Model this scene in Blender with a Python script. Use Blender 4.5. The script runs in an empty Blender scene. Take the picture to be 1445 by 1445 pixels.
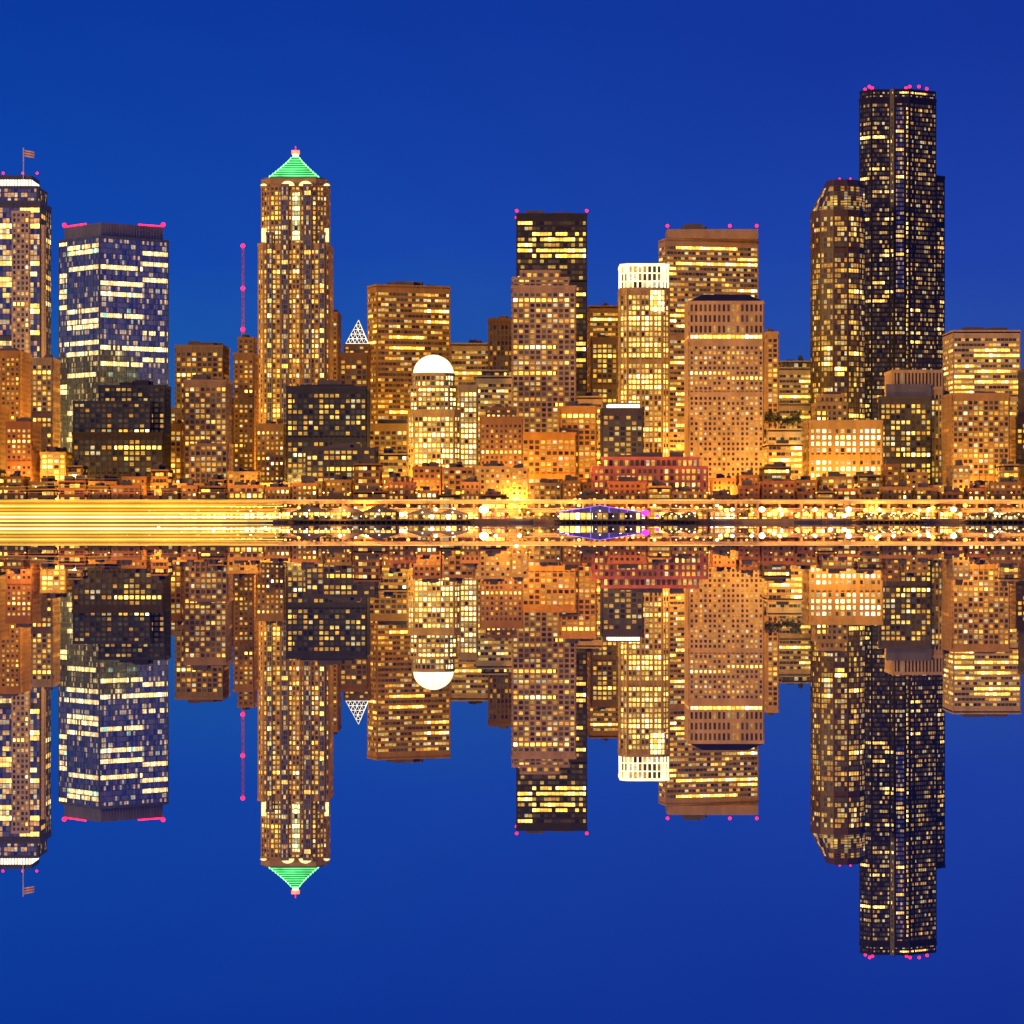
import bpy, math, random
from mathutils import Vector
random.seed(7)
R = random.Random(11)
CAMZ=2.5; DSH=1800.0
K=0.36/1445.0; HOR=732.0; CX=722.5
# image pixel helpers: pixel column / row at a chosen depth -> metres
def X(p,d): return (p-CX)*K*d
def Z(p,d): return CAMZ+(HOR-p)*K*d
def Y(d): return d-DSH

# ------------------------------------------------------------ materials
def newmat(name):
    m=bpy.data.materials.new(name); m.use_nodes=True
    m.node_tree.nodes.clear(); return m,m.node_tree
def N(nt,t,**k):
    n=nt.nodes.new(t)
    for a,v in k.items(): setattr(n,a,v)
    return n
def M(nt,op,a,b=None,c=None,clamp=False):
    n=nt.nodes.new('ShaderNodeMath'); n.operation=op; n.use_clamp=clamp
    for i,v in enumerate((a,b,c)):
        if v is None: continue
        if isinstance(v,(int,float)): n.inputs[i].default_value=v
        else: nt.links.new(v,n.inputs[i])
    return n.outputs[0]
_wall={}
def wall(col,rough=.8,metal=0.0,var=.5):
    key=(col,rough,metal)
    if key in _wall: return _wall[key]
    m,nt=newmat('wall_finish'); L=nt.links.new
    out=N(nt,'ShaderNodeOutputMaterial'); p=N(nt,'ShaderNodeBsdfPrincipled')
    p.inputs['Roughness'].default_value=rough; p.inputs['Metallic'].default_value=metal
    g=N(nt,'ShaderNodeNewGeometry'); mp=N(nt,'ShaderNodeMapping'); mp.inputs['Scale'].default_value=(.16,.16,.035)
    L(g.outputs['Position'],mp.inputs['Vector'])
    n=N(nt,'ShaderNodeTexNoise'); n.inputs['Scale'].default_value=1; n.inputs['Detail'].default_value=4
    L(mp.outputs[0],n.inputs['Vector'])
    mx=N(nt,'ShaderNodeMix',data_type='RGBA')
    mx.inputs[6].default_value=(*[c*(1-var) for c in col],1); mx.inputs[7].default_value=(*[min(.85,c*(1+var*.7)) for c in col],1)
    L(n.outputs[0],mx.inputs[0]); L(mx.outputs[2],p.inputs['Base Color']); L(p.outputs[0],out.inputs[0])
    _wall[key]=m; return m
_em={}
def emit(col,s,name='lit_part_glow',sc_=.35,lo=.5,hi=1.0):  # default covers parts that emit their own glow, floodlit crowns and dome included
    key=(col,s)
    if key in _em: return _em[key]
    m,nt=newmat(name); out=N(nt,'ShaderNodeOutputMaterial'); e=N(nt,'ShaderNodeEmission')
    g=N(nt,'ShaderNodeNewGeometry'); n=N(nt,'ShaderNodeTexNoise'); n.inputs['Scale'].default_value=sc_; n.inputs['Detail'].default_value=1
    nt.links.new(g.outputs['Position'],n.inputs['Vector'])
    nt.links.new(M(nt,'MULTIPLY_ADD',n.outputs[0],s*hi,s*lo),e.inputs[1])
    e.inputs[0].default_value=(*col,1); nt.links.new(e.outputs[0],out.inputs[0])
    m.cycles.emission_sampling='NONE'
    _em[key]=m; return m
AMB=(1,.38,.025); PALE=(1,.63,.11)
def glass(lit=.4,row=.05,S=1.3,warm=AMB,pale=PALE,base=(.025,.017,.012),metal=0.0,rough=.18,clus=1.5,teal=False,seg=.11):
    m,nt=newmat('window_glass'); L=nt.links.new
    seed=R.uniform(0,500); S*=1.95
    uv=N(nt,'ShaderNodeUVMap'); sp=N(nt,'ShaderNodeSeparateXYZ'); L(uv.outputs[0],sp.inputs[0])
    u,v=sp.outputs[0],sp.outputs[1]
    fu=M(nt,'FLOOR',u); fv=M(nt,'FLOOR',v)
    cb=N(nt,'ShaderNodeCombineXYZ'); L(fu,cb.inputs[0]); L(fv,cb.inputs[1]); cb.inputs[2].default_value=seed
    wn=N(nt,'ShaderNodeTexWhiteNoise'); L(cb.outputs[0],wn.inputs['Vector'])
    sc=N(nt,'ShaderNodeSeparateColor'); L(wn.outputs['Color'],sc.inputs[0])
    cc=N(nt,'ShaderNodeCombineXYZ'); L(M(nt,'MULTIPLY',fu,.2),cc.inputs[0]); L(M(nt,'MULTIPLY',fv,.9),cc.inputs[1]); cc.inputs[2].default_value=seed*1.7
    nz=N(nt,'ShaderNodeTexNoise'); nz.inputs['Scale'].default_value=1; nz.inputs['Detail'].default_value=1; L(cc.outputs[0],nz.inputs['Vector'])
    cr=N(nt,'ShaderNodeCombineXYZ'); L(fv,cr.inputs[0]); cr.inputs[1].default_value=seed
    L(M(nt,'FLOOR',M(nt,'MULTIPLY',u,seg)),cr.inputs[2])
    wr=N(nt,'ShaderNodeTexWhiteNoise'); L(cr.outputs[0],wr.inputs['Vector'])
    rowlit=M(nt,'MULTIPLY',M(nt,'LESS_THAN',wr.outputs['Value'],row),.8)
    th=M(nt,'ADD',M(nt,'MULTIPLY_ADD',M(nt,'SUBTRACT',nz.outputs[0],.5),clus,lit),rowlit)
    on=M(nt,'LESS_THAN',wn.outputs['Value'],th)
    br=M(nt,'MULTIPLY_ADD',M(nt,'POWER',sc.outputs[0],2.6),2.3,.30)
    br=M(nt,'ADD',br,M(nt,'MULTIPLY',rowlit,.9))
    # interior: ceiling brighter than sill, blinds drawn to different heights, furniture
    frv=M(nt,'FRACT',v); fr=M(nt,'MULTIPLY_ADD',frv,.7,.45)
    blind=M(nt,'GREATER_THAN',frv,M(nt,'MULTIPLY_ADD',sc.outputs[2],-.75,1.05))
    fr=M(nt,'MULTIPLY',fr,M(nt,'MULTIPLY_ADD',blind,-.5,1.0))
    dn=N(nt,'ShaderNodeTexNoise'); dn.inputs['Scale'].default_value=3.7; dn.inputs['Detail'].default_value=1; L(uv.outputs[0],dn.inputs['Vector'])
    fr=M(nt,'MULTIPLY',fr,M(nt,'MULTIPLY_ADD',dn.outputs[0],1.3,.4))
    st=M(nt,'MULTIPLY',M(nt,'MULTIPLY',on,br),fr)
    dim=M(nt,'MULTIPLY',sc.outputs[2],.035)
    st=M(nt,'MULTIPLY',M(nt,'ADD',st,dim),S)
    ramp=N(nt,'ShaderNodeValToRGB'); e=ramp.color_ramp.elements
    e[0].position=0; e[0].color=(*warm,1); e[1].position=.8; e[1].color=(*pale,1)
    x=ramp.color_ramp.elements.new(.95); x.color=(1,.82,.42,1)
    if teal:
        x=ramp.color_ramp.elements.new(.985); x.color=(.1,.7,.5,1)
    L(sc.outputs[1],ramp.inputs[0])
    p=N(nt,'ShaderNodeBsdfPrincipled'); p.inputs['Base Color'].default_value=(*base,1); p.inputs['Roughness'].default_value=rough; p.inputs['Metallic'].default_value=metal
    L(ramp.outputs[0],p.inputs['Emission Color']); L(st,p.inputs['Emission Strength'])
    out=N(nt,'ShaderNodeOutputMaterial'); L(p.outputs[0],out.inputs[0])
    m.cycles.emission_sampling='NONE'
    return m

# ------------------------------------------------------------ mesh builder
class B:
    def __init__(s): s.v=[];s.f=[];s.m=[];s.uv=[];s.mats=[]
    def mi(s,m):
        if m not in s.mats: s.mats.append(m)
        return s.mats.index(m)
    def poly(s,pts,m,uv=None):
        i=len(s.v); s.v+= [tuple(p) for p in pts]; s.f.append(tuple(range(i,i+len(pts)))); s.m.append(s.mi(m))
        s.uv+= uv if uv else [(p[0]*.1,p[2]*.1) for p in pts]
    def box(s,x0,x1,y0,y1,z0,z1,m):
        P=[(x0,y0),(x1,y0),(x1,y1),(x0,y1)]
        s.prism(P,z0,z1,m)
    def prism(s,P,z0,z1,m,bottom=True):
        n=len(P)
        for i in range(n):
            a,b=P[i],P[(i+1)%n]
            s.poly([(*a,z0),(*b,z0),(*b,z1),(*a,z1)],m)
        s.poly([(*p,z1) for p in P],m)
        if bottom: s.poly([(*p,z0) for p in reversed(P)],m)
    def loft(s,P,z0,Q,z1,m,uvs=None,cap=None):
        n=len(P); u=0
        for i in range(n):
            a,b=P[i],P[(i+1)%n]; c,d=Q[(i+1)%n],Q[i]
            L=math.hypot(b[0]-a[0],b[1]-a[1]); 
            uv=None
            if uvs:
                du=max(1,round(L/uvs[0])); nf=round((z1-z0)/uvs[1]); uv=[(u,0),(u+du,0),(u+du,nf),(u,nf)]; u+=du
            s.poly([(*a,z0),(*b,z0),(*c,z1),(*d,z1)],m,uv)
        if cap: s.poly([(*q,z1) for q in Q],cap)
    def beam(s,p,q,r,m,n=4):
        p=Vector(p);q=Vector(q);d=(q-p).normalized()
        a=d.cross(Vector((0,0,1)));  a=a.normalized() if a.length>1e-3 else Vector((1,0,0)); b=d.cross(a)
        ring=lambda c:[c+(a*math.cos(t)+b*math.sin(t))*r for t in [2*math.pi*(k+.5)/n for k in range(n)]]
        A,C=ring(p),ring(q)
        for k in range(n): s.poly([A[k],A[(k+1)%n],C[(k+1)%n],C[k]],m)
        s.poly(A[::-1],m); s.poly(C,m)
    def ball(s,c,r,m,seg=8,rings=5,z0=-1.0,sy=1,sz=1):
        c=Vector(c); rows=[]
        lo=-math.pi/2 if z0<0 else 0
        for j in range(rings+1):
            a=lo+(math.pi/2-lo)*j/rings
            rows.append([c+Vector((r*math.cos(a)*math.cos(t),sy*r*math.cos(a)*math.sin(t),sz*r*math.sin(a))) for t in [2*math.pi*k/seg for k in range(seg)]])
        for j in range(rings):
            for k in range(seg): s.poly([rows[j][k],rows[j][(k+1)%seg],rows[j+1][(k+1)%seg],rows[j+1][k]],m)
    def make(s,name,loc=(0,0,0)):
        me=bpy.data.meshes.new(name); me.from_pydata(s.v,[],s.f)
        for m in s.mats: me.materials.append(m)
        me.polygons.foreach_set('material_index',s.m)
        ul=me.uv_layers.new(name='UVMap'); fl=[c for t in s.uv for c in t]; ul.data.foreach_set('uv',fl)
        me.update(); o=bpy.data.objects.new(name,me); o.location=loc
        bpy.context.collection.objects.link(o); return o

ST={'grid':dict(fh=3.7,cw=3.7,pw=1.1,pd=.6,sh=1.35,sd=.4),
    'punch':dict(fh=3.5,cw=3.3,pw=1.6,pd=.4,sh=1.7,sd=.32),
    'band':dict(fh=4.0,cw=3.0,pw=.25,pd=.2,sh=1.9,sd=.5),
    'vert':dict(fh=3.9,cw=2.7,pw=.95,pd=.8,sh=1.1,sd=.3),
    'glass':dict(fh=4.1,cw=2.6,pw=.2,pd=.2,sh=.6,sd=.15)}
ROOF=(.09,.07,.06)
def foot(xl,xr,d,th,xc=None,ang=20):
    if xc is None:
        dl=d+th if xl>CX else d; dr=d+th if xr<CX else d
        a,b=X(xl,dl),X(xr,dr)
        return [(a,Y(d)),(b,Y(d)),(b,Y(d)+th),(a,Y(d)+th)]
    t=math.tan(math.radians(ang)); c=(X(xc,d),Y(d))
    w1=(xc-xl)*K*d; w2=(xr-xc)*K*d
    l=(X(xl,d+w1/t),Y(d)+w1/t); r=(X(xr,d+w2*t),Y(d)+w2*t)
    return [c,r,(l[0]+r[0]-c[0],l[1]+r[1]-c[1]),l]
def chamfer(P,c):
    out=[]
    n=len(P)
    for i in range(n):
        p=Vector(P[i]);a=Vector(P[i-1]);b=Vector(P[(i+1)%n])
        out.append(tuple(p+(a-p).normalized()*c)); out.append(tuple(p+(b-p).normalized()*c))
    return out
def inset(P,k):
    cx=sum(p[0] for p in P)/len(P); cy=sum(p[1] for p in P)/len(P)
    return [(cx+(x-cx)*k,cy+(y-cy)*k) for x,y in P]
def walls(b,P,z0,z1,st,fr,gl,maj=0,mech=True,cornice=1.0,parapet=1.2):
    s=dict(ST[st]) if isinstance(st,str) else dict(st)
    n=len(P); u0=R.randrange(0,400); H=z1-z0; nf=max(1,round(H/s['fh'])); fh=H/nf; v0=R.randrange(0,100)
    mf=set()
    if mech and nf>14: mf={R.randrange(5,nf-4)}|{nf-1}
    for i in range(n):
        a=Vector(P[i]);c=Vector(P[(i+1)%n]); L=(c-a).length
        if L<.3: continue
        t=(c-a)/L; nn=Vector((t.y,-t.x)); nc=max(1,round(L/s['cw'])); cw=L/nc
        b.poly([(*a,z0),(*c,z0),(*c,z1),(*a,z1)],gl,[(u0,v0),(u0+nc,v0),(u0+nc,v0+nf),(u0,v0+nf)]); u0+=nc+3
        if nn.y>.4: continue
        def bx(s0,s1,h0,h1,dp):
            o=nn*dp; A=a+t*s0; C=a+t*s1; Ao=A+o; Co=C+o
            b.poly([(*Ao,h0),(*Co,h0),(*Co,h1),(*Ao,h1)],fr)
            b.poly([(*Ao,h1),(*Co,h1),(*C,h1),(*A,h1)],fr)
            b.poly([(*A,h0),(*C,h0),(*Co,h0),(*Ao,h0)],fr)
            b.poly([(*A,h0),(*Ao,h0),(*Ao,h1),(*A,h1)],fr)
            b.poly([(*Co,h0),(*C,h0),(*C,h1),(*Co,h1)],fr)
        for j in range(nc+1):
            w=s['pw']; dp=s['pd']
            if maj and j%maj==0: w*=1.9; dp+=.25
            s0=max(0,j*cw-w/2); s1=min(L,j*cw+w/2)
            if j in(0,nc): 
                if j==0: s1=max(s1,.9)
                else: s0=min(s0,L-.9)
            bx(s0,s1,z0,z1,dp)
        for k in range(nf+1):
            h=s['sh']
            h0=max(z0,z0+k*fh-h/2); h1=min(z1,z0+k*fh+h/2)
            if k in mf: h1=min(z1-.01,z0+(k+1)*fh)
            bx(0,L,h0,h1-.003,s['sd'])
        if cornice: bx(-.3,L+.3,z1-cornice,z1+parapet,s['pd']+.3)
    b.poly([(*p,z1) for p in P],wall(ROOF))
def rooftop(b,P,z,k=None,h=None,mat=None):
    mat=mat or wall((.16,.13,.11))
    xs=[p[0] for p in P];ys=[p[1] for p in P]; cx=sum(xs)/len(P);cy=sum(ys)/len(P)
    for _ in range(R.randint(3,6)):
        w=(max(xs)-min(xs))*R.uniform(.05,.18); dd=(max(ys)-min(ys))*R.uniform(.08,.16)
        x=cx+(max(xs)-min(xs))*R.uniform(-.28,.28); y=cy+(max(ys)-min(ys))*R.uniform(-.25,.25); hh=R.uniform(1.8,5)
        b.box(x-w,x+w,y-dd,y+dd,z+.02,z+hh+R.uniform(0,.4),mat)
        if R.random()<.5: b.beam((x,y,z+hh),(x,y,z+hh+R.uniform(2,7)),.12,mat)
RED=emit((1,.01,.045),6,'beacon_glow')
def beacon(b,x,y,z,r=.9):
    r*=1.35
    b.beam((x,y,z-1.5),(x,y,z),.15,wall((.1,.1,.1)))
    b.ball((x,y,z+r*.8),r,RED,8,4)
TAN=(.42,.25,.11);ORG=(.46,.23,.06);BEI=(.5,.35,.17);BRN=(.18,.085,.035);DRK=(.025,.022,.04);GRY=(.19,.17,.18);PAL=(.56,.44,.27)
def simple(name,xl,xr,top,d,th,st='grid',col=TAN,lit=.4,row=.05,xc=None,ang=20,tiers=(),maj=0,pent=None,red=False,S=1.3,roof=True,zb=0,shop=False,**g):
    b=B(); P=foot(xl,xr,d,th,xc,ang); fr=wall(col); gl=glass(lit,row,S,**g); z1=Z(top,d)
    if shop:  # glowing ground floor added to brighten the waterfront strip
        walls(b,foot(xl+.4,xr-.4,d-1.4,2),0,7.4,dict(fh=3.7,cw=3.4,pw=.5,pd=.25,sh=.7,sd=.2),fr,glass(.95,.4,R.uniform(1.4,2.8),pale=R.choice([PALE,(1,.8,.45),(1,.5,.1),(1,.45,.2)])),mech=False,cornice=.3,parapet=.2)
    walls(b,P,zb,z1,st,fr,gl,maj)
    for (a,c,t,off,tt) in tiers:
        Q=foot(a,c,d+off,tt); walls(b,Q,z1,Z(t,d+off),st,fr,gl,maj,mech=False); z1q=Z(t,d+off); 
        if roof: rooftop(b,Q,z1q)
    if not tiers and roof: rooftop(b,P,z1)
    if pent:
        k,t=pent; Q=inset(P,k); b.prism(Q,z1+.02,Z(t,d),wall(tuple(c*.6 for c in col)))
    if red:
        for q in P[:2]+P[-1:]: beacon(b,q[0],q[1]+.5,z1+2.2)
    return b.make(name)

# ------------------------------------------------------------ landmark towers
# flag tower (left edge)
b=B(); d=2185; fr=wall((.06,.07,.13),.5); gl=glass(.42,.2,1.3,base=(.07,.14,.36),metal=.65,rough=.12)
P=foot(-40,72,d,50); walls(b,P,0,Z(285,d),'glass',fr,gl,maj=4)
P2=foot(-36,66,d+2,44); walls(b,P2,Z(285,d),Z(264,d),'glass',fr,gl,maj=4,mech=False)
P3=foot(17,43,d-3,6); walls(b,P3,0,Z(300,d),dict(fh=4,cw=3.2,pw=1.3,pd=.5,sh=1.6,sd=.3),wall((.56,.42,.38)),glass(.45,.1,1.3),mech=False)
P3=foot(59,64,d-2,5); walls(b,P3,0,Z(320,d),dict(fh=4,cw=3.2,pw=1.3,pd=.5,sh=1.6,sd=.3),wall((.5,.36,.27)),glass(.5,.1,1.3),mech=False)
P4=foot(-30,55,d+6,36); b.prism(P4,Z(264,d),Z(252,d),emit((1,.85,.6),2.0)); b.prism(inset(P4,1.02),Z(252,d),Z(246,d),fr)  # white lit crown: its light is put into the material as emission
for k in range(20):
    q=P4[0][0]+(P4[1][0]-P4[0][0])*k/19; b.box(q-.2,q+.2,P4[0][1]-.4,P4[0][1]-.02,Z(264,d),Z(252,d),fr)
x=X(33,d+5); y=Y(d+5); b.beam((x,y,Z(252,d)),(x,y,Z(207,d)),.45,wall((.7,.7,.7)),6)
for k in range(6):
    x0=x+.4+k*1.3; y0=y+math.sin(k*1.1)*.5; y1=y+math.sin((k+1)*1.1)*.5
    for j in range(5): 
        za=Z(210,d)-j*1.0-k*.25; b.poly([(x0,y0,za-1),(x0+1.3,y1,za-1.25),(x0+1.3,y1,za-.25),(x0,y0,za)],wall((.6,.1,.1) if j%2 else (.8,.75,.75)))
for px in(2,30,50): beacon(b,X(px,d),Y(d+7),Z(244,d),.7)
b.make('flagpole_skyscraper')

# blue glass office tower
b=B(); d=2060; fr=wall((.08,.11,.19),.4); gl=glass(.17,.25,1.1,warm=(1,.52,.10),pale=(1,.74,.28),base=(.10,.20,.46),metal=.75,rough=.10,clus=1.7,teal=True,seg=.035)
P=foot(83,238,d,0,xc=140,ang=36); walls(b,P,0,Z(334,d),dict(fh=3.9,cw=1.9,pw=.16,pd=.2,sh=.75,sd=.15),fr,gl,maj=6,mech=False)
Q=inset(P,.9); b.prism(Q,Z(334,d)+.02,Z(313,d),wall((.16,.17,.24),.45))
for i in range(len(Q)):
    a=Vector(Q[i]);c=Vector(Q[(i+1)%4]); L=(c-a).length; t=(c-a)/L; n_=Vector((t.y,-t.x))
    for j in range(int(L/2.4)):
        p=a+t*(j*2.4+1.2)+n_*.15; b.box(p.x-.15,p.x+.15,p.y-.15,p.y+.15,Z(334,d),Z(314,d),wall((.2,.21,.28),.45))
zt=Z(312,d)
q0,q1,q3=Vector(Q[0]),Vector(Q[1]),Vector(Q[3])
b.beam((*q3,zt),(*(q3+(q0-q3)*.6),zt),.55,RED); b.beam((*q1,zt),(*(q1+(q0-q1)*.4),zt),.55,RED)
for q in(q1,q3): beacon(b,q.x,q.y,zt,1.2)
b.make('glass_office_tower')

# pyramid-crowned skyscraper
b=B(); d=2120; fr=wall((.46,.29,.12)); gl=glass(.66,.05,1.4,base=(.02,.03,.06))
st=dict(fh=3.7,cw=3.1,pw=1.15,pd=.5,sh=1.25,sd=.3)
P=chamfer(foot(364,470,d,54),4); walls(b,P,0,Z(345,d),st,fr,gl)
P=chamfer(foot(368,466,d+2,50),7); walls(b,P,Z(345,d),Z(262,d),st,fr,gl,mech=False)
P=chamfer(foot(367,467,d+1.5,51),8); b.prism(P,Z(262,d)+1.3,Z(251,d),fr)
vst=dict(fh=3.7,cw=2.2,pw=.35,pd=.3,sh=.7,sd=.15)
bl=dict(base=(.03,.06,.16),metal=.5)
for (a,c,tp) in((396,408,262),(428,440,262),(376,385,330),(450,459,330)): walls(b,foot(a,c,d-2.2,4),0,Z(tp,d),vst,wall((.2,.16,.17)),glass(.35,.1,1.3,**bl),mech=False)
walls(b,foot(412,424,d-2.4,4),0,Z(345,d),st,fr,gl,mech=False)
walls(b,foot(411,425,d-1.4,4),Z(345,d)+3,Z(270,d),vst,fr,glass(.9,.5,1.3,warm=(1,.7,.25),pale=(.75,.9,.4)),mech=False)
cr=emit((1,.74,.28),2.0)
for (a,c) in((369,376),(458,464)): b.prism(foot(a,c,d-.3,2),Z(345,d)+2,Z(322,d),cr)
def archd(pxc,w,yb,dd,m):
    cx=X(pxc,dd); r=w*K*dd; z0=Z(yb,dd); y=Y(dd)
    pts=[(cx+r*math.cos(a),z0+r*.75*math.sin(a)) for a in[math.pi*k/12 for k in range(13)]]
    b.poly([(p[0],y,p[1]) for p in pts],m)
    for i in range(12):
        b.beam((pts[i][0],y-.2,pts[i][1]),(pts[i+1][0],y-.2,pts[i+1][1]),.45,fr)
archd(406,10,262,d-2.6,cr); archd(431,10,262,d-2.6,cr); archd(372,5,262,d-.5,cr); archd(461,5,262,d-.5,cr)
b.prism(chamfer(foot(371,463,d+3,47),6),Z(251,d)+.01,Z(249,d),wall((.25,.3,.2)))
G1=emit((.015,.36,.07),1.0,'green_floodlit_roof',sc_=.1,lo=.0,hi=2.2); G2=emit((.16,.95,.26),1.6,'green_floodlit_trim',sc_=.1,lo=.0,hi=2.2); G3=emit((.55,1,.4),2.2,'green_edge_light')  # roof, trim and hip bars emit green in place of floodlights
NL=9
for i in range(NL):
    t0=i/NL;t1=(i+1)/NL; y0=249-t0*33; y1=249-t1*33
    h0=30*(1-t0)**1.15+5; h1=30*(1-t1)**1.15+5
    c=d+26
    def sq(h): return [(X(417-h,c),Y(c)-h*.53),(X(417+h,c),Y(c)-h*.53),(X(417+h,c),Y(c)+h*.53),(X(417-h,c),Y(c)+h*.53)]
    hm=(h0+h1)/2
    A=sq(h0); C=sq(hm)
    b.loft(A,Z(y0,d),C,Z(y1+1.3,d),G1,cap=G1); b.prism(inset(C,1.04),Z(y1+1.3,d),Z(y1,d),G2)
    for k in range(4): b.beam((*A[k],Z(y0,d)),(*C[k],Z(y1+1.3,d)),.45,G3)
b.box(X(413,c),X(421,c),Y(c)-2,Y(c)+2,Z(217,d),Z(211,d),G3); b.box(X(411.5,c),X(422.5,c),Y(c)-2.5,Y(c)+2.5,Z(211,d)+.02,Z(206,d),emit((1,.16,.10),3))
b.beam((X(417,c),Y(c),Z(206,d)),(X(417,c),Y(c),Z(200,d)),.3,RED)
b.make('pyramid_crowned_skyscraper')

# lattice mast
b=B(); d=2260; mm=wall((.45,.08,.08)); z0=0; z1=Z(345,d); n=46
leg=[(-1.8,-1.1),(1.8,-1.1),(0,2)]
for i in range(n):
    a=z0+(z1-z0)*i/n;c=z0+(z1-z0)*(i+1)/n; f0=1-.6*i/n; f1=1-.6*(i+1)/n
    for k in range(3):
        p=leg[k];q=leg[(k+1)%3]; ox=X(343,d); oy=Y(d)
        b.beam((ox+p[0]*f0,oy+p[1]*f0,a),(ox+p[0]*f1,oy+p[1]*f1,c),.16,mm,3)
        b.beam((ox+p[0]*f0,oy+p[1]*f0,a),(ox+q[0]*f1,oy+q[1]*f1,c),.10,mm,3)
for py in (347,407,465): b.ball((X(343,d),Y(d)-2,Z(py,d)),1.7,RED)
b.make('radio_mast')

# glass-pyramid topped building
b=B(); d=2060; P=foot(480,522,d,38); fr=wall(BRN); walls(b,P,0,Z(500,d),'grid',fr,glass(.3,.05))
Q=foot(486,523,d+3,24); walls(b,Q,Z(500,d),Z(487,d),'grid',fr,glass(.5),mech=False)
ap=(X(506,d+14),Y(d+14),Z(450,d)); W=emit((1,.9,.75),2.0); P=foot(488,521,d+4,20); zb=Z(487,d)+1.5  # lattice bars emit white, standing in for light on the pyramid
gp=wall((.03,.05,.1),.15)
for i in range(4):
    a=Vector((*P[i],zb));c=Vector((*P[(i+1)%4],zb)); A=Vector(ap)
    b.poly([a,c,A],gp)
    L=5
    for j in range(L):
        t=j/L; t2=(j+1)/L; k=L-j
        l0=a.lerp(A,t);r0=c.lerp(A,t);l1=a.lerp(A,t2);r1=c.lerp(A,t2)
        b.beam(l0,r0,.22,W,3)
        for s in range(k):
            p=l0.lerp(r0,s/k);q=l0.lerp(r0,(s+1)/k); m_=l1.lerp(r1,s/(k-1)) if k>1 else A
            b.beam(p,m_,.22,W,3); b.beam(q,m_,.22,W,3)
b.make('glass_pyramid_building')

# domed tower
b=B(); d=1955; fr=wall((.52,.38,.14)); gl=glass(.8,.25,1.35,warm=(1,.55,.07),pale=(1,.80,.28))
st=dict(fh=3.6,cw=3.0,pw=.9,pd=.45,sh=1.2,sd=.3)
walls(b,chamfer(foot(576,650,d,34),4),0,Z(580,d),st,fr,gl)
walls(b,foot(649,674,d+4,26),0,Z(545,d),st,wall((.46,.34,.16)),gl)
walls(b,chamfer(foot(579,645,d+1.5,32),5),Z(580,d),Z(546,d),st,fr,gl,mech=False)
walls(b,chamfer(foot(582,641,d+3,29),6),Z(546,d),Z(528,d),st,fr,gl,mech=False)
cx=X(611.5,d+17);cy=Y(d+17);r=28.5*K*(d+17)
WD=emit((1,.90,.58),1.9,sc_=.1,lo=.3,hi=1.6)  # floodlight on the dome put in as emission
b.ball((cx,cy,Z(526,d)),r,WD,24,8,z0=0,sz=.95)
for k in range(12):
    t0=2*math.pi*k/12
    for j in range(8):
        a0=math.pi/2*j/8;a1=math.pi/2*(j+1)/8; rr=r*1.005
        f=lambda a:(cx+rr*math.cos(a)*math.cos(t0),cy+rr*math.cos(a)*math.sin(t0),Z(526,d)+.95*rr*math.sin(a))
        b.beam(f(a0),f(a1),.15,wall((.7,.6,.4)),3)
b.make('domed_tower')

# stepped grid tower
b=B(); d=2060; fr=wall((.44,.29,.19)); gl=glass(.5,.07,1.4,base=(.02,.018,.03)); st=dict(fh=3.75,cw=4.0,pw=1.3,pd=.7,sh=1.4,sd=.5)
walls(b,foot(723,812,d,44),0,Z(405,d),st,fr,gl)
walls(b,foot(724,803,d+1,40),Z(405,d),Z(393,d),st,fr,gl,mech=False)
P=foot(735,790,d+3,34); walls(b,P,Z(393,d),Z(383,d),st,fr,gl,mech=False); rooftop(b,P,Z(383,d))
b.make('stepped_office_tower')
b=B(); d=1985; walls(b,foot(737,812,d,44),0,Z(612,d),st,wall(ORG),glass(.55,.05)); P=foot(790,841,d+3,36); walls(b,P,0,Z(575,d),st,wall(ORG),glass(.6)); rooftop(b,P,Z(575,d)); b.make('office_building')

# white-crowned tower
b=B(); d=2060; fr=wall((.5,.34,.14)); P=chamfer(foot(873,944,d,42),5); gl=glass(.72,.2,1.4,warm=(1,.52,.1))
walls(b,P,0,Z(408,d),dict(fh=3.8,cw=3.2,pw=.9,pd=.6,sh=1.2,sd=.3),fr,gl,maj=3)
Q=inset(P,.98); wc=emit((1,.80,.42),1.9,sc_=.1,lo=.2,hi=1.8); walls(b,Q,Z(408,d)+.01,Z(374,d),dict(fh=5.5,cw=3.4,pw=1.2,pd=.6,sh=.9,sd=.3),wc,glass(.7,.2,1.0,pale=(1,.9,.6)),mech=False,cornice=.8)  # crown frame emits light itself instead of being floodlit
walls(b,foot(916,939,d-1.4,2),Z(440,d),Z(409,d),dict(fh=3.8,cw=3.0,pw=.5,pd=.3,sh=.7,sd=.2),fr,glass(1,1,1.9,pale=(1,.84,.4)),mech=False,cornice=0)
b.make('floodlit_crown_tower')

# tan banded tower
b=B(); d=2185; fr=wall((.40,.25,.14)); gl=glass(.40,.2,1.4,base=(.02,.02,.03),seg=.06); P=foot(930,1070,d,0,xc=940,ang=14)
walls(b,P,0,Z(338,d),'band',fr,gl)
Q=foot(939,1070,d+1,30); b.prism(Q,Z(338,d)+1.3,Z(323,d),fr)
for px in(942,1030,1068): beacon(b,X(px,d+4),Y(d+5),Z(323,d)+2,.9)
rooftop(b,Q,Z(323,d)); b.make('banded_office_tower')

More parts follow.
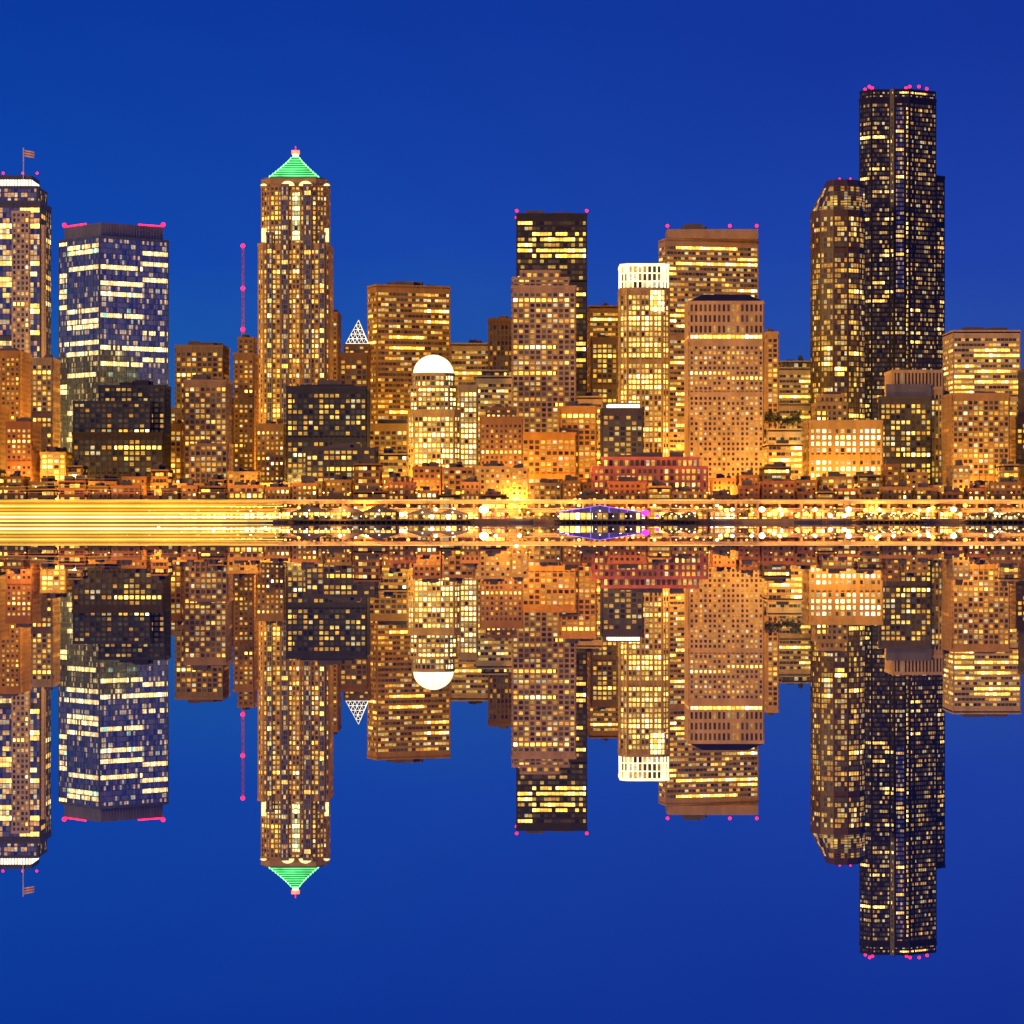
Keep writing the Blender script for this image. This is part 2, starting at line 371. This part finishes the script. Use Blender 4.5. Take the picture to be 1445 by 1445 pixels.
# ribbed tower with dark hipped roof
b=B(); d=1990; fr=wall((.58,.38,.19)); gl=glass(.42,.03,1.4,base=(.03,.02,.012)); st=dict(fh=3.55,cw=3.25,pw=1.5,pd=.7,sh=1.55,sd=.5)
P=foot(967,1077,d,46); walls(b,P,0,Z(480,d),st,fr,gl)
walls(b,inset(P,.999),Z(480,d)+.01,Z(472,d),dict(fh=4,cw=3.2,pw=.5,pd=.4,sh=.6,sd=.2),fr,glass(1,1,1.6),mech=False,cornice=0)
walls(b,P,Z(472,d),Z(427,d),dict(fh=7.5,cw=3.2,pw=1.5,pd=.7,sh=2.6,sd=.5),fr,glass(.12,0,1,base=(.05,.03,.02)),mech=False)
b.loft(inset(P,1.02),Z(425,d),inset(P,.6),Z(414,d),wall((.03,.025,.04)),cap=wall((.03,.025,.04)))
b.make('ribbed_hotel_tower')

# rounded tower
b=B(); d=2150; fr=wall((.10,.055,.035),.5); gl=glass(.5,.03,1.1,base=(.06,.045,.05),metal=.4)
def oval(xl,xr,ext=22):
    pts=[]
    cx=(xl+xr)/2; rx=(xr-xl)/2
    for k in range(12):
        a=math.pi+ (k+.5)*2*math.pi/12
        dd=d+ext+ext*math.sin(a); pts.append((X(cx+rx*math.cos(a)/math.cos(math.pi/12),d+ext),Y(dd)))
    return pts
st=dict(fh=3.9,cw=2.7,pw=.3,pd=.25,sh=1.1,sd=.2)
P=oval(1145,1219); walls(b,P,0,Z(297,d),st,fr,gl)
Q=[(max(p[0],X(1162,d+22)+(p[0]-X(1145,d+22))*.35),p[1]) for p in P]
b.loft(P,Z(297,d),Q,Z(262,d),gl,uvs=(2.7,3.9)); Q2=inset(Q,.86); b.loft(Q,Z(262,d),Q2,Z(252,d),fr,cap=wall(ROOF))
for i in range(12): 
    j=(i+1)%12
    for t in[k/9 for k in range(10)]:
        a=Vector((*P[i],Z(297,d))).lerp(Vector((*Q[i],Z(262,d))),t);c=Vector((*P[j],Z(297,d))).lerp(Vector((*Q[j],Z(262,d))),t); b.beam(a,c,.35,fr,3)
    b.beam((*P[i],Z(297,d)),(*Q[i],Z(262,d)),.4,fr,3)
for px in(1185,1200): beacon(b,X(px,d+14),Y(d+14),Z(250,d),.5)
b.make('rounded_skyscraper')

# tallest black tower
b=B(); d=2235; fr=wall((.018,.014,.03),.4); gl=glass(.27,.07,1.2,base=(.02,.02,.06),metal=.5,rough=.2,clus=2.0,warm=(1,.42,.05),pale=(1,.62,.16))
st=dict(fh=3.6,cw=2.0,pw=.3,pd=.25,sh=1.45,sd=.18)
def pl(*a): return [(X(p,d+o),Y(d+o)) for p,o in a]
P=pl((1213,12),(1230,2),(1256,2),(1262,0),(1284,0),(1290,3),(1321,14),(1318,44),(1217,44))
walls(b,P,0,Z(138,d),st,fr,gl)
P=pl((1214,13),(1231,3.5),(1256,3.5),(1262,1.5),(1284,1.5),(1290,4.5),(1320,15),(1316,42),(1219,42)); walls(b,P,Z(138,d)+.01,Z(127,d),st,fr,gl,mech=False)
P=pl((1321,15),(1333,22),(1330,42),(1321,42)); walls(b,P,0,Z(246,d),st,fr,gl)
walls(b,pl((1263,-1.6),(1277,-1.6),(1277,1),(1263,1)),Z(420,d),Z(150,d),st,fr,glass(.35,.15,1.0,base=(.14,.28,.36),metal=.85,rough=.1),mech=False)
walls(b,pl((1277.5,-1.4),(1283,-1.4),(1283,1),(1277.5,1)),Z(520,d),Z(150,d),st,fr,glass(.75,.2,1.3),mech=False)
for px,py in((1221,125),(1231,123),(1279,123),(1284,121),(1297,121),(1308,124),(1227,121)): beacon(b,X(px,d+10),Y(d+10),Z(py,d),.9)
for px in(1240,1262,1275,1301): b.beam((X(px,d+12),Y(d+12),Z(127,d)),(X(px,d+12),Y(d+12),Z(118,d)),.25,fr)
b.make('black_skyscraper')

# ribbed parapet building
b=B(); d=1985; fr=wall((.55,.36,.18))
P=foot(1250,1330,d+3,40)
walls(b,P,0,Z(548,d),'vert',fr,glass(.35)); walls(b,P,Z(548,d)+1.3,Z(524,d),dict(fh=14,cw=2.4,pw=1.2,pd=.8,sh=1,sd=.2),fr,glass(0,0,.5),mech=False)
walls(b,foot(1240,1314,d-3,8),0,Z(562,d),'grid',wall((.10,.08,.07)),glass(.6,.08,1.4)); b.prism(foot(1250,1314,d,5),Z(562,d),Z(542,d),wall((.15,.14,.17)))
b.make('ribbed_civic_building')

# old stone courthouse with bright windows
b=B(); d=1925; fr=wall((.50,.32,.09)); walls(b,foot(1133,1245,d,40),0,Z(595,d),dict(fh=4.4,cw=4,pw=1.6,pd=.5,sh=1.7,sd=.35),fr,glass(.8,.3,1.8,warm=(1,.55,.12),pale=(1,.85,.45)),maj=4)
P=foot(1146,1196,d+6,26); walls(b,P,Z(595,d),Z(570,d),'punch',fr,glass(.25),mech=False); Q=foot(1153,1190,d+9,20); walls(b,Q,Z(570,d)+1.3,Z(558,d),'punch',fr,glass(.2),mech=False); b.loft(Q,Z(556.5,d),inset(Q,.3),Z(551,d),wall((.3,.15,.06)),cap=fr)
b.make('stone_courthouse')

# ------------------------------------------------------------ remaining named buildings
S_=simple
S_('office_tower',519,635,403,2120,0,'band',(.38,.20,.05),.4,.08,xc=532,ang=20,pent=(.6,401),base=(.03,.02,.012))
S_('black_office_tower',729,828,303,2195,50,dict(fh=4.2,cw=3,pw=.25,pd=.2,sh=1.7,sd=.3),DRK,.15,.3,red=True,clus=1.8,seg=.05)
S_('office_tower',829,874,433,2255,50,'band',ORG,.5,.3)
S_('office_tower',833,871,478,2125,50,'grid',(.22,.12,.06),.5,.1)
S_('office_tower',690,723,451,2120,45,'vert',(.17,.085,.04),.14,.03)
S_('office_building',636,691,486,2195,50,'band',(.44,.34,.2),.4,.1)
S_('office_building',672,723,532,2010,40,'band',(.5,.36,.18),.55,.2,tiers=[(680,716,524,4,20)])
S_('old_brick_hotel',678,737,590,1920,40,'punch',(.28,.14,.06),.42,tiers=[(686,728,577,5,24)])
S_('office_building',-50,44,497,2060,50,'punch',ORG,.55,.1)
S_('apartment_tower',45,84,507,2010,34,'grid',BEI,.65,.1,S=1.6)
S_('brick_apartment_building',9,57,597,1920,36,'punch',(.34,.13,.04),.5)
S_('apartment_building',-50,12,572,1960,36,'punch',(.44,.22,.06),.55)
S_('apartment_building',58,103,640,1925,32,'grid',(.5,.32,.08),.7,.3,S=1.7)
b=B(); d=1920; fr=wall((.03,.02,.018)); gl=glass(.18,.04,1.4,base=(.01,.015,.03))
walls(b,foot(103,240,d,42),0,Z(612,d),'grid',fr,gl); walls(b,foot(104,222,d+1,38),Z(612,d),Z(568,d),'grid',wall((.02,.03,.07)),gl,mech=False)
P=foot(140,240,d+8,30); walls(b,P,Z(612,d),Z(545,d),'grid',wall((.02,.03,.07)),gl,mech=False); rooftop(b,P,Z(545,d),mat=wall((.03,.03,.06))); b.make('dark_condominium')
S_('office_building',240,263,600,1965,30,'grid',ORG,.7,.1)
S_('apartment_tower',248,323,489,2010,42,'grid',(.32,.2,.08),.5,pent=(.55,482))
S_('apartment_tower',260,327,538,1960,36,'grid',(.34,.22,.13),.5)
S_('apartment_building',268,328,628,1905,34,'grid',(.3,.19,.13),.45)
S_('old_brick_tower',330,364,500,2010,36,'punch',(.46,.23,.05),.35,tiers=[(336,362,478,4,22)])
S_('office_building',456,481,442,2255,45,'punch',(.34,.19,.08),.35)
S_('apartment_building',362,406,600,1960,34,'punch',(.46,.26,.07),.55)
S_('condominium_tower',405,521,547,1950,40,'grid',(.03,.035,.065),.5,tiers=[(425,500,545,4,24)],S=1.3,base=(.01,.015,.035))
S_('apartment_building',432,533,634,1900,36,'grid',(.09,.075,.095),.45)
S_('office_building',520,578,600,2010,36,'grid',(.34,.2,.06),.45)
S_('office_building',535,577,642,1905,30,'band',(.56,.4,.1),.8,.3,S=1.5)
S_('office_building',650,680,560,2060,40,'grid',(.5,.38,.16),.7)
S_('office_building',812,850,561,2060,40,'band',(.5,.34,.16),.5,.2)
b=B(); d=1925; P=foot(848,907,d,38); walls(b,P,0,Z(578,d),'grid',wall((.05,.04,.07)),glass(.35,.05,base=(.01,.015,.04))); Q=foot(856,903,d+4,24); b.prism(Q,Z(578,d)+.02,Z(570,d),emit((1,.86,.55),3)); b.prism(inset(Q,1.04),Z(570,d),Z(568,d),wall(GRY))
for k in range(12):
    q=Q[0][0]+(Q[1][0]-Q[0][0])*k/11; b.box(q-.15,q+.15,Q[0][1]-.4,Q[0][1]-.02,Z(578,d),Z(570,d),wall(GRY))
b.make('rooftop_lit_office_building')
S_('office_tower',1076,1098,470,2125,40,'grid',TAN,.55)
S_('office_building',1090,1146,520,2195,50,'band',PAL,.4,.1,tiers=[(1098,1144,511,4,30)])
S_('parking_garage',1076,1133,628,1925,40,'band',(.52,.34,.12),.55,.4)
S_('office_building',1076,1131,607,1985,40,'band',(.52,.36,.16),.4,.3,roof=False)
S_('office_building',1331,1440,468,2125,50,'band',(.5,.36,.22),.55,.35)
S_('apartment_tower',1331,1424,557,1925,42,dict(fh=3.6,cw=3.4,pw=1.0,pd=.6,sh=1.3,sd=.4),(.42,.25,.09),.5,.05)
S_('office_building',1316,1350,560,2060,30,'grid',TAN,.5)
S_('office_tower',1438,1500,521,2060,40,'vert',(.08,.07,.12),.2)
S_('office_building',1422,1490,590,1990,36,'grid',(.4,.24,.08),.5)
# long red brick warehouse
b=B(); d=1850; fr=wall((.60,.17,.12)); P=foot(836,998,d,17); walls(b,P,0,Z(660,d),dict(fh=4.2,cw=3.5,pw=1.3,pd=.4,sh=1.6,sd=.3),fr,glass(.65,.05,1.5),maj=4)
Q=foot(850,985,d+3,12); walls(b,Q,Z(660,d),Z(647,d),dict(fh=4.2,cw=3.5,pw=1.3,pd=.4,sh=1.6,sd=.3),fr,glass(.35),mech=False); rooftop(b,Q,Z(647,d)); b.make('red_brick_warehouse')

# front and back infill streets of low rises
def infill(d,th,x0,x1,t0,t1,w0,w1,cols,skip=(),shop=False):
    x=x0
    while x<x1:
        w=R.uniform(w0,w1)
        if not any(a-5<x+w and x<c+5 for a,c in skip):
            nm=R.choice(['low_rise_building','brick_building','apartment_building'])
            S_(nm,x,x+w-1.5,R.uniform(t0,t1),d,th,R.choice(['grid','punch','punch','band']),R.choice(cols),R.uniform(.25,.65),R.uniform(0,.15),shop=shop)
        x+=w
warmc=[(.36,.17,.05),(.46,.26,.07),(.28,.12,.04),(.46,.3,.12),(.2,.12,.06)]
infill(1832,13,-60,1500,679,703,26,58,[(.34,.12,.05),(.26,.10,.05),(.42,.22,.07),(.16,.09,.05)],skip=[(760,800)],shop=True)
infill(1868,26,-60,832,652,688,24,52,warmc)
infill(1868,26,1002,1500,655,690,24,52,warmc)
infill(2320,50,-60,1500,560,640,30,60,[(.42,.27,.11),(.32,.2,.09),(.46,.32,.16)])
infill(2420,50,-60,1500,525,600,30,60,[(.38,.25,.12),(.28,.18,.1),(.2,.14,.12)])

# ------------------------------------------------------------ viaduct
b=B(); con=wall((.42,.32,.2)); x0,x1=-520,520
for (z,yy) in((13.2,0),(7.6,0)):
    b.box(x0,x1,20,31-1.5,z-1.1,z,con); b.box(x0,x1,19.7,19.98,z-.6,z+.9,con)
x=x0+5
while x<x1:
    for y in(21,27.8): b.box(x,x+1.1,y,y+1.2,0,12.05,con)
    x+=14
b.make('double_deck_viaduct')
b=B()
TO=emit((1,.36,.03),1.8,'traffic_trail',sc_=.03,lo=-.3,hi=2.6); TR=emit((1,.08,.02),1.3,'traffic_trail',sc_=.04,lo=-.4,hi=2.4); TW=emit((1,.8,.4),1.8,'traffic_trail',sc_=.03,lo=-.5,hi=2.8)
for y,z,m in((21,14.35,TO),(22.5,14.5,TW),(21,8.8,TR),(22.4,9.0,TO),(24,9.1,TW)): b.beam((-515,y,z),(515,y,z),.17,m,5)
b.make('traffic_light_trails')
# street lamps
LM=emit((1,.42,.055),6,'sodium_lamp'); LW=emit((1,.80,.42),7,'white_lamp'); PK=emit((1,.03,.55),3.5,'pink_lamp'); LG=emit((.3,1,.3),3,'green_lamp')
pole=wall((.08,.08,.08),.5)
def lampmesh(h,m,r):
    b=B(); b.beam((0,0,0),(0,0,h),.13,pole,6); b.beam((0,0,h-.1),(0,-1.6,h+.3),.08,pole,5)
    b.box(-.35,.35,-2.3,-1.3,h+.25,h+.45,pole); b.ball((0,-1.8,h+.1),r,m,10,6,sz=.8); o=b.make('street_lamp'); me=o.data; bpy.data.objects.remove(o); return me
meshes={}
def lamp(x,y,z,h=8,kind='o',r=.6,P=0,col=(1,.5,.13)):
    m={'o':LM,'w':LW,'p':PK,'g':LG}[kind]; key=(h,kind,r)
    if key not in meshes: meshes[key]=lampmesh(h,m,r)
    o=bpy.data.objects.new('street_lamp',meshes[key]); o.location=(x,y,z); bpy.context.collection.objects.link(o)
    if P:
        l=bpy.data.lights.new('bulb','POINT'); l.energy=P; l.color=col; l.shadow_soft_size=.8
        lo=bpy.data.objects.new('bulb',l); lo.parent=o; lo.location=(0,-1.8,h-.9); bpy.context.collection.objects.link(lo)
for i,px in enumerate(range(-60,1500,9)):
    px=px+R.uniform(-5,5); d=1806+R.uniform(-4,8)
    k='w' if R.random()<.25 else ('g' if R.random()<.04 else 'o'); big=px>1000
    lamp(X(px,d),Y(d),2.3,h=R.choice([2,3,4,5.5,7,8.5]),kind=k,r=R.choice([.5,.7,1.0,1.5] if big else [.35,.5,.8,1.1]),P=52000 if i%8==0 else 0,col=(1,.38,.06))
for i,px in enumerate(range(-60,1500,31)):
    px=px+R.uniform(-5,5); d=1821; lamp(X(px,d),Y(d)+5,13.2,h=6,kind='o',r=.5)
for i in range(70):
    d=1862; px=R.uniform(-20,1460); lamp(X(px,d),Y(d),3.5,h=R.choice([12,16,20]),kind=R.choice('oow'),r=.5)
lamp(X(683,1802),Y(1802),2.3,h=6,kind='w',r=3.0,P=90000,col=(1,.55,.15))
for px in(1075,1197,1345): lamp(X(px,1803),Y(1803),2.3,h=6,kind='w',r=2.0,P=45000,col=(1,.45,.08))
for px in(1240,1310,1398,1150,1100,1033,640,615): lamp(X(px,1803),Y(1803),2.3,h=6,kind='w',r=1.3)
def ground_z(y):
    return 2.3 if y<30 else 2.3+min(34,(y-30)*.06)
for d,n,P,hh in((1862,9,90000,12),(1900,9,140000,14),(1946,9,200000,16),(2052,8,340000,16),(2178,7,420000,16)):
    for i in range(n):
        px=-10+(i+.5)*1470/n+R.uniform(-40,40); y=Y(d); lamp(X(px,d),y,ground_z(y)-.05,h=hh,P=P*R.uniform(.5,1.5),col=(1,.46,.06))
lamp(X(80,1900),Y(1900),5,h=16,kind='w',r=1.5,P=200000,col=(1,.6,.15))

# ------------------------------------------------------------ piers, sheds
timber=wall((.10,.07,.05)); blue=wall((.06,.07,.12),.5); whi=wall((.4,.3,.2),.6)
VGLOW=emit((.35,.16,1),2.2,'violet_glow_bar')  # violet glowing bars added to colour the blue-lit shed
def pier(name,pl_,pr,d0,roofy,wallcol,lit,kind='o',gables=1,glow_bars=False):
    b=B(); xa,xb=X(pl_,d0),X(pr,d0); y0=Y(d0); 
    b.box(xa-3,xb+3,y0-3,-.6,1.1,1.7,timber)
    x=xa-2
    while x<xb+3:
        for y in(y0-2.5,y0+8): b.beam((x,y,-2),(x,y,1.1),.25,timber,6)
        x+=3.2
    P=[(xa,y0),(xb,y0),(xb,-3),(xa,-3)]; zt=Z(roofy,d0); ze=1.7+(zt-1.7)*.55
    walls(b,P,1.7,ze,dict(fh=max(2.5,(ze-1.7)/round((ze-1.7)/3.2) if ze>3.4 else 2.5),cw=3.4,pw=.7,pd=.3,sh=.9,sd=.2),wallcol,glass(lit,.1,1.6,clus=1.0),mech=False,cornice=.3,parapet=.1)
    w=(xb-xa)/gables
    for g in range(gables):
        a=xa+g*w; c=a+w; m_=(a+c)/2
        b.poly([(a,y0-.5,ze+.12),(c,y0-.5,ze+.12),(m_,y0-.5,zt)],wallcol)
        b.poly([(a-.2,y0-.9,ze),(m_,y0-.9,zt+.15),(m_,-3,zt+.15),(a-.2,-3,ze)],blue); b.poly([(m_,y0-.9,zt+.15),(c+.2,y0-.9,ze),(c+.2,-3,ze),(m_,-3,zt+.15)],blue)
        b.ball((m_,y0-1.2,ze+.9),.4,LW,8,5)
        if glow_bars:
            b.beam((a,y0-1.1,ze+.1),(m_,y0-1.1,zt+.3),.22,VGLOW); b.beam((m_,y0-1.1,zt+.3),(c,y0-1.1,ze+.1),.22,VGLOW)
            for q in range(9):
                t=(q+.5)/9; xx=a+(c-a)*t; zz=ze+(zt-ze)*(1-abs(2*t-1)); b.box(xx-.15,xx+.15,y0-.75,y0-.55,ze+.15,zz,VGLOW if q%2 else blue)
    x=xa
    while x<xb: 
        b.ball((x,y0-2.7,4.0),R.uniform(.25,.65),LW if R.random()<.4 else LM,6,4); b.beam((x,y0-2.7,1.7),(x,y0-2.7,4),.06,timber); x+=R.uniform(2.5,6)
    return b.make(name)
pier('pier_shed',412,560,1768,713,wall((.16,.12,.10)),.6,gables=3)
pier('pier_shed',575,660,1772,718,whi,.85,gables=2)
pier('pier_shed',788,905,1766,714,wall((.16,.16,.42)),.4,gables=1,glow_bars=True)
pier('pier_shed',935,985,1778,722,wall((.14,.09,.06)),.6,gables=2)
pier('pier_shed',1215,1300,1776,724,wall((.2,.12,.05)),.7,gables=3)
pier('pier_shed',1368,1460,1774,723,wall((.16,.11,.06)),.6,gables=2)
lamp(X(910,1762),Y(1762)-6,0,h=6,kind='p',r=2.4,P=9000,col=(1,.1,.8)); lamp(X(927,1762),Y(1762)-4,0,h=4,kind='p',r=1.3)
for px in(480,700,1060,1260): lamp(X(px,1765),Y(1765)-1,0,h=9,kind='o',r=.6,P=13000,col=(1,.42,.08))  # lamps added in front of the piers to warm the shed walls
# moored boats
def boat(px,d,L,name='moored_boat'):
    b=B(); hull=wall((.10,.09,.12),.4); x=X(px,d); y=Y(d)
    prof=[(-.5,.75),(-.3,1),(.1,1),(.35,.7),(.5,.04)]
    w=L*.13
    for i in range(4):
        (a,wa),(c,wc)=prof[i],prof[i+1]
        for s in(-1,1): b.poly([(x+a*L,y+s*wa*w*.7,-.3),(x+c*L,y+s*wc*w*.7,-.3),(x+c*L,y+s*wc*w,1.3+.5*(i==3)),(x+a*L,y+s*wa*w,1.3)],hull)
        b.poly([(x+a*L,y-wa*w,1.3),(x+c*L,y-wc*w,1.3),(x+c*L,y+wc*w,1.3),(x+a*L,y+wa*w,1.3)],wall((.3,.22,.15)))
    b.poly([(x-.5*L,y-.75*w*.7,-.3),(x-.5*L,y+.75*w*.7,-.3),(x-.5*L,y+.75*w,1.3),(x-.5*L,y-.75*w,1.3)],hull)
    b.prism([(x-.3*L,y-w*.6),(x+.15*L,y-w*.6),(x+.15*L,y+w*.6),(x-.3*L,y+w*.6)],1.31,2.4,wall((.3,.25,.2))); b.prism([(x-.2*L,y-w*.5),(x+.05*L,y-w*.5),(x+.05*L,y+w*.5),(x-.2*L,y+w*.5)],2.41,3.5,emit((1,.6,.2),1.3))
    b.beam((x-.05*L,y,3.5),(x-.05*L,y,7),.07,pole); b.ball((x-.05*L,y,7),.25,LW,6,4); b.make(name)
for px,d,L in((735,1785,16),(1020,1788,14),(1140,1786,18),(1180,1788,12),(390,1786,15)): boat(px,d,L)

# ------------------------------------------------------------ ferry light trails (long exposure)
b=B(); d=1700
def trail(py,r,col,s,xr,seg=14,xl=-120,wob=0):
    m=emit(col,s,'trail_light',sc_=.03,lo=.6,hi=.8)
    p=None
    for i in range(seg+1):
        px=xl+(xr-xl)*i/seg; q=(X(px,d),Y(d)+R.uniform(-.2,.2),max(.35,Z(py,d)+wob*math.sin(i*.9)))
        if p: b.beam(p,q,r*(1-.5*(i/seg)**6),m,6)
        p=q
YL=(1,.55,.03); YW=(1,.76,.16); WH=(1,.9,.52); OR=(1,.34,.02)
for py,r,c,s,xr in((707.5,.4,YL,1.3,392),(710,.5,OR,.8,380),(712,.45,YL,1.1,398),(714.6,.6,YW,1.6,400),(717.2,.6,OR,.8,385),(719.5,.5,YL,1.2,395),(722,.55,OR,.7,388),(724.2,.6,YW,1.5,392),(726.9,.55,YL,1.0,380),(729.7,.7,WH,1.7,396),(732.6,.55,OR,.85,390),(735.2,.6,YW,1.5,385)):
    trail(py,r,c,s,xr)
trail(691,.16,OR,.9,240,wob=.3); trail(686,.12,YL,.7,215,wob=.5); trail(675,.10,OR,.6,190,wob=.4); trail(695,.12,(1,.2,.1),.8,330)
b.make('ferry_light_trails')

# ------------------------------------------------------------ trees
def leafmat():
    m,nt=newmat('foliage'); L=nt.links.new; out=N(nt,'ShaderNodeOutputMaterial'); p=N(nt,'ShaderNodeBsdfPrincipled'); g=N(nt,'ShaderNodeNewGeometry'); n=N(nt,'ShaderNodeTexNoise'); n.inputs['Scale'].default_value=.8
    L(g.outputs['Position'],n.inputs['Vector']); r=N(nt,'ShaderNodeValToRGB'); r.color_ramp.elements[0].position=.35;r.color_ramp.elements[0].color=(.02,.04,.012,1); r.color_ramp.elements[1].position=.7; r.color_ramp.elements[1].color=(.11,.12,.03,1)
    L(n.outputs[0],r.inputs[0]);L(r.outputs[0],p.inputs['Base Color']);L(p.outputs[0],out.inputs[0]); p.inputs['Roughness'].default_value=.8; return m
LF=leafmat(); bark=wall((.09,.06,.04))
def treemesh(seed):
    r=random.Random(seed); b=B(); H=9; z=0;p=Vector((0,0,0))
    for i in range(5):
        q=p+Vector((r.uniform(-.2,.2),r.uniform(-.2,.2),.8)); b.beam(p,q,.28-.04*i,bark,6); p=q
    for k in range(9):
        a=r.uniform(0,6.28); el=r.uniform(.3,1.2); L=r.uniform(2,4.2)
        e=p+Vector((math.cos(a)*math.cos(el),math.sin(a)*math.cos(el),math.sin(el)))*L; b.beam(p-Vector((0,0,r.uniform(0,1))),e,.09,bark,4)
        for c in range(3):
            cc=e+Vector((r.gauss(0,.8),r.gauss(0,.8),r.gauss(0,.6))); rad=r.uniform(.7,1.3)
            for _ in range(38):
                v=Vector((r.gauss(0,1),r.gauss(0,1),r.gauss(0,1))).normalized()*rad*r.uniform(.5,1); c0=cc+v; s=r.uniform(.15,.3)
                t=Vector((r.gauss(0,1),r.gauss(0,1),r.gauss(0,1))).normalized(); w=t.cross(Vector((r.gauss(0,1),r.gauss(0,1),r.gauss(0,1)))).normalized()
                b.poly([c0-t*s,c0+w*s*.6,c0+t*s,c0-w*s*.6],LF)
    o=b.make('street_tree'); me=o.data; bpy.data.objects.remove(o); return me
TM=[treemesh(i) for i in range(4)]
def tree(x,y,z,s):
    o=bpy.data.objects.new('street_tree',R.choice(TM)); o.location=(x,y,z); o.rotation_euler=(0,0,R.uniform(0,6)); o.scale=(s,s,s*R.uniform(.9,1.15)); bpy.context.collection.objects.link(o)
for px in list(range(345,1440,44)):
    dd=1815+R.uniform(-1,1); tree(X(px+R.uniform(-14,14),dd),Y(dd),2.3,R.uniform(.7,1.0))
zr=Z(607,1985)
for px in(1086,1094,1103,1112,1120,1127): tree(X(px,1995),Y(1993+R.uniform(0,10)),zr,R.uniform(1.1,1.6))

# ------------------------------------------------------------ ground, seawall, water
b=B(); gm=wall((.06,.055,.05),.9)
gx=[-9000,-3000,-1200]+list(range(-800,801,100))+[1200,3000,9000]; gy=[0,15,30,100,200,300,400,500,600,800,1500,4000,12000]
for i in range(len(gx)-1):
    for j in range(len(gy)-1):
        b.poly([(gx[i],gy[j],ground_z(gy[j])),(gx[i+1],gy[j],ground_z(gy[j])),(gx[i+1],gy[j+1],ground_z(gy[j+1])),(gx[i],gy[j+1],ground_z(gy[j+1]))],gm)
b.make('ground')
b=B(); b.box(-9000,9000,-.5,-.02,-3,2.6,wall((.3,.2,.1))); b.make('seawall')
m,nt=newmat('water_surface'); L=nt.links.new; out=N(nt,'ShaderNodeOutputMaterial')
g=N(nt,'ShaderNodeBsdfGlossy'); g.inputs['Color'].default_value=(.93,.94,.97,1); g.inputs['Roughness'].default_value=0.0
df=N(nt,'ShaderNodeBsdfDiffuse'); df.inputs['Color'].default_value=(.06,.18,.34,1)
mx=N(nt,'ShaderNodeMixShader'); mx.inputs[0].default_value=.10; L(g.outputs[0],mx.inputs[1]); L(df.outputs[0],mx.inputs[2]); L(mx.outputs[0],out.inputs[0])
b=B(); b.poly([(-12000,-9000,0),(12000,-9000,0),(12000,-.4,0),(-12000,-.4,0)],m); b.make('water')

# ------------------------------------------------------------ sky + afterglow
w=bpy.data.worlds.new('World'); bpy.context.scene.world=w; w.use_nodes=True; nt=w.node_tree; nt.nodes.clear(); L=nt.links.new
w.cycles.sampling_method='NONE'
out=N(nt,'ShaderNodeOutputWorld'); bg=N(nt,'ShaderNodeBackground'); bg2=N(nt,'ShaderNodeBackground'); ad=N(nt,'ShaderNodeAddShader')
sky=N(nt,'ShaderNodeTexSky'); sky.sky_type='NISHITA'; sky.sun_disc=False; sky.sun_elevation=math.radians(2); sky.sun_rotation=math.radians(195)
L(sky.outputs[0],bg2.inputs[0]); bg2.inputs[1].default_value=.0012
tc=N(nt,'ShaderNodeTexCoord'); sp=N(nt,'ShaderNodeSeparateXYZ'); L(tc.outputs['Generated'],sp.inputs[0])
rp=N(nt,'ShaderNodeValToRGB'); e=rp.color_ramp.elements
e[0].position=0; e[0].color=(.026,.130,.35,1); e[1].position=1; e[1].color=(.002,.03,.26,1)
for p,c in((.045,(.014,.090,.38,1)),(.09,(.0065,.055,.40,1)),(.17,(.003,.035,.335,1))):
    x=e.new(p); x.color=c
n=N(nt,'ShaderNodeTexNoise'); n.inputs['Scale'].default_value=5; n.inputs['Detail'].default_value=2; mp=N(nt,'ShaderNodeMapping'); mp.inputs['Scale'].default_value=(1,1,3); L(tc.outputs['Generated'],mp.inputs[0]); L(mp.outputs[0],n.inputs['Vector'])
L(M(nt,'ADD',sp.outputs[2],M(nt,'MULTIPLY',M(nt,'SUBTRACT',n.outputs[0],.5),.05)),rp.inputs[0])
mx=N(nt,'ShaderNodeMix',data_type='RGBA'); mx.blend_type='MULTIPLY'; mx.inputs[0].default_value=1
r2=N(nt,'ShaderNodeValToRGB'); r2.color_ramp.elements[0].position=.32; r2.color_ramp.elements[0].color=(.4,1.15,1.03,1); r2.color_ramp.elements[1].position=.68; r2.color_ramp.elements[1].color=(1.7,.9,.97,1)
L(M(nt,'ADD',sp.outputs[0],.5),r2.inputs[0]); L(rp.outputs[0],mx.inputs[6]); L(r2.outputs[0],mx.inputs[7]); L(mx.outputs[2],bg.inputs[0]); bg.inputs[1].default_value=1.0
L(bg.outputs[0],ad.inputs[0]); L(bg2.outputs[0],ad.inputs[1]); L(ad.outputs[0],out.inputs[0])
s=bpy.data.lights.new('afterglow_sun','SUN'); s.energy=1.75; s.angle=math.radians(10); s.color=(1,.55,.15)
so=bpy.data.objects.new('afterglow_sun',s); bpy.context.collection.objects.link(so)
so.rotation_euler=Vector((.95,1,-.22)).to_track_quat('-Z','Y').to_euler()

cam=bpy.data.cameras.new('camera'); cam.lens=100; cam.sensor_width=36; cam.clip_end=20000; cam.clip_start=1
co=bpy.data.objects.new('camera',cam); co.location=(0,-1800,CAMZ); co.rotation_euler=(math.pi/2+9.5*K,0,0); bpy.context.collection.objects.link(co)
sc=bpy.context.scene; sc.camera=co
sc.view_settings.view_transform='Standard'; sc.view_settings.look='None'; sc.view_settings.exposure=0
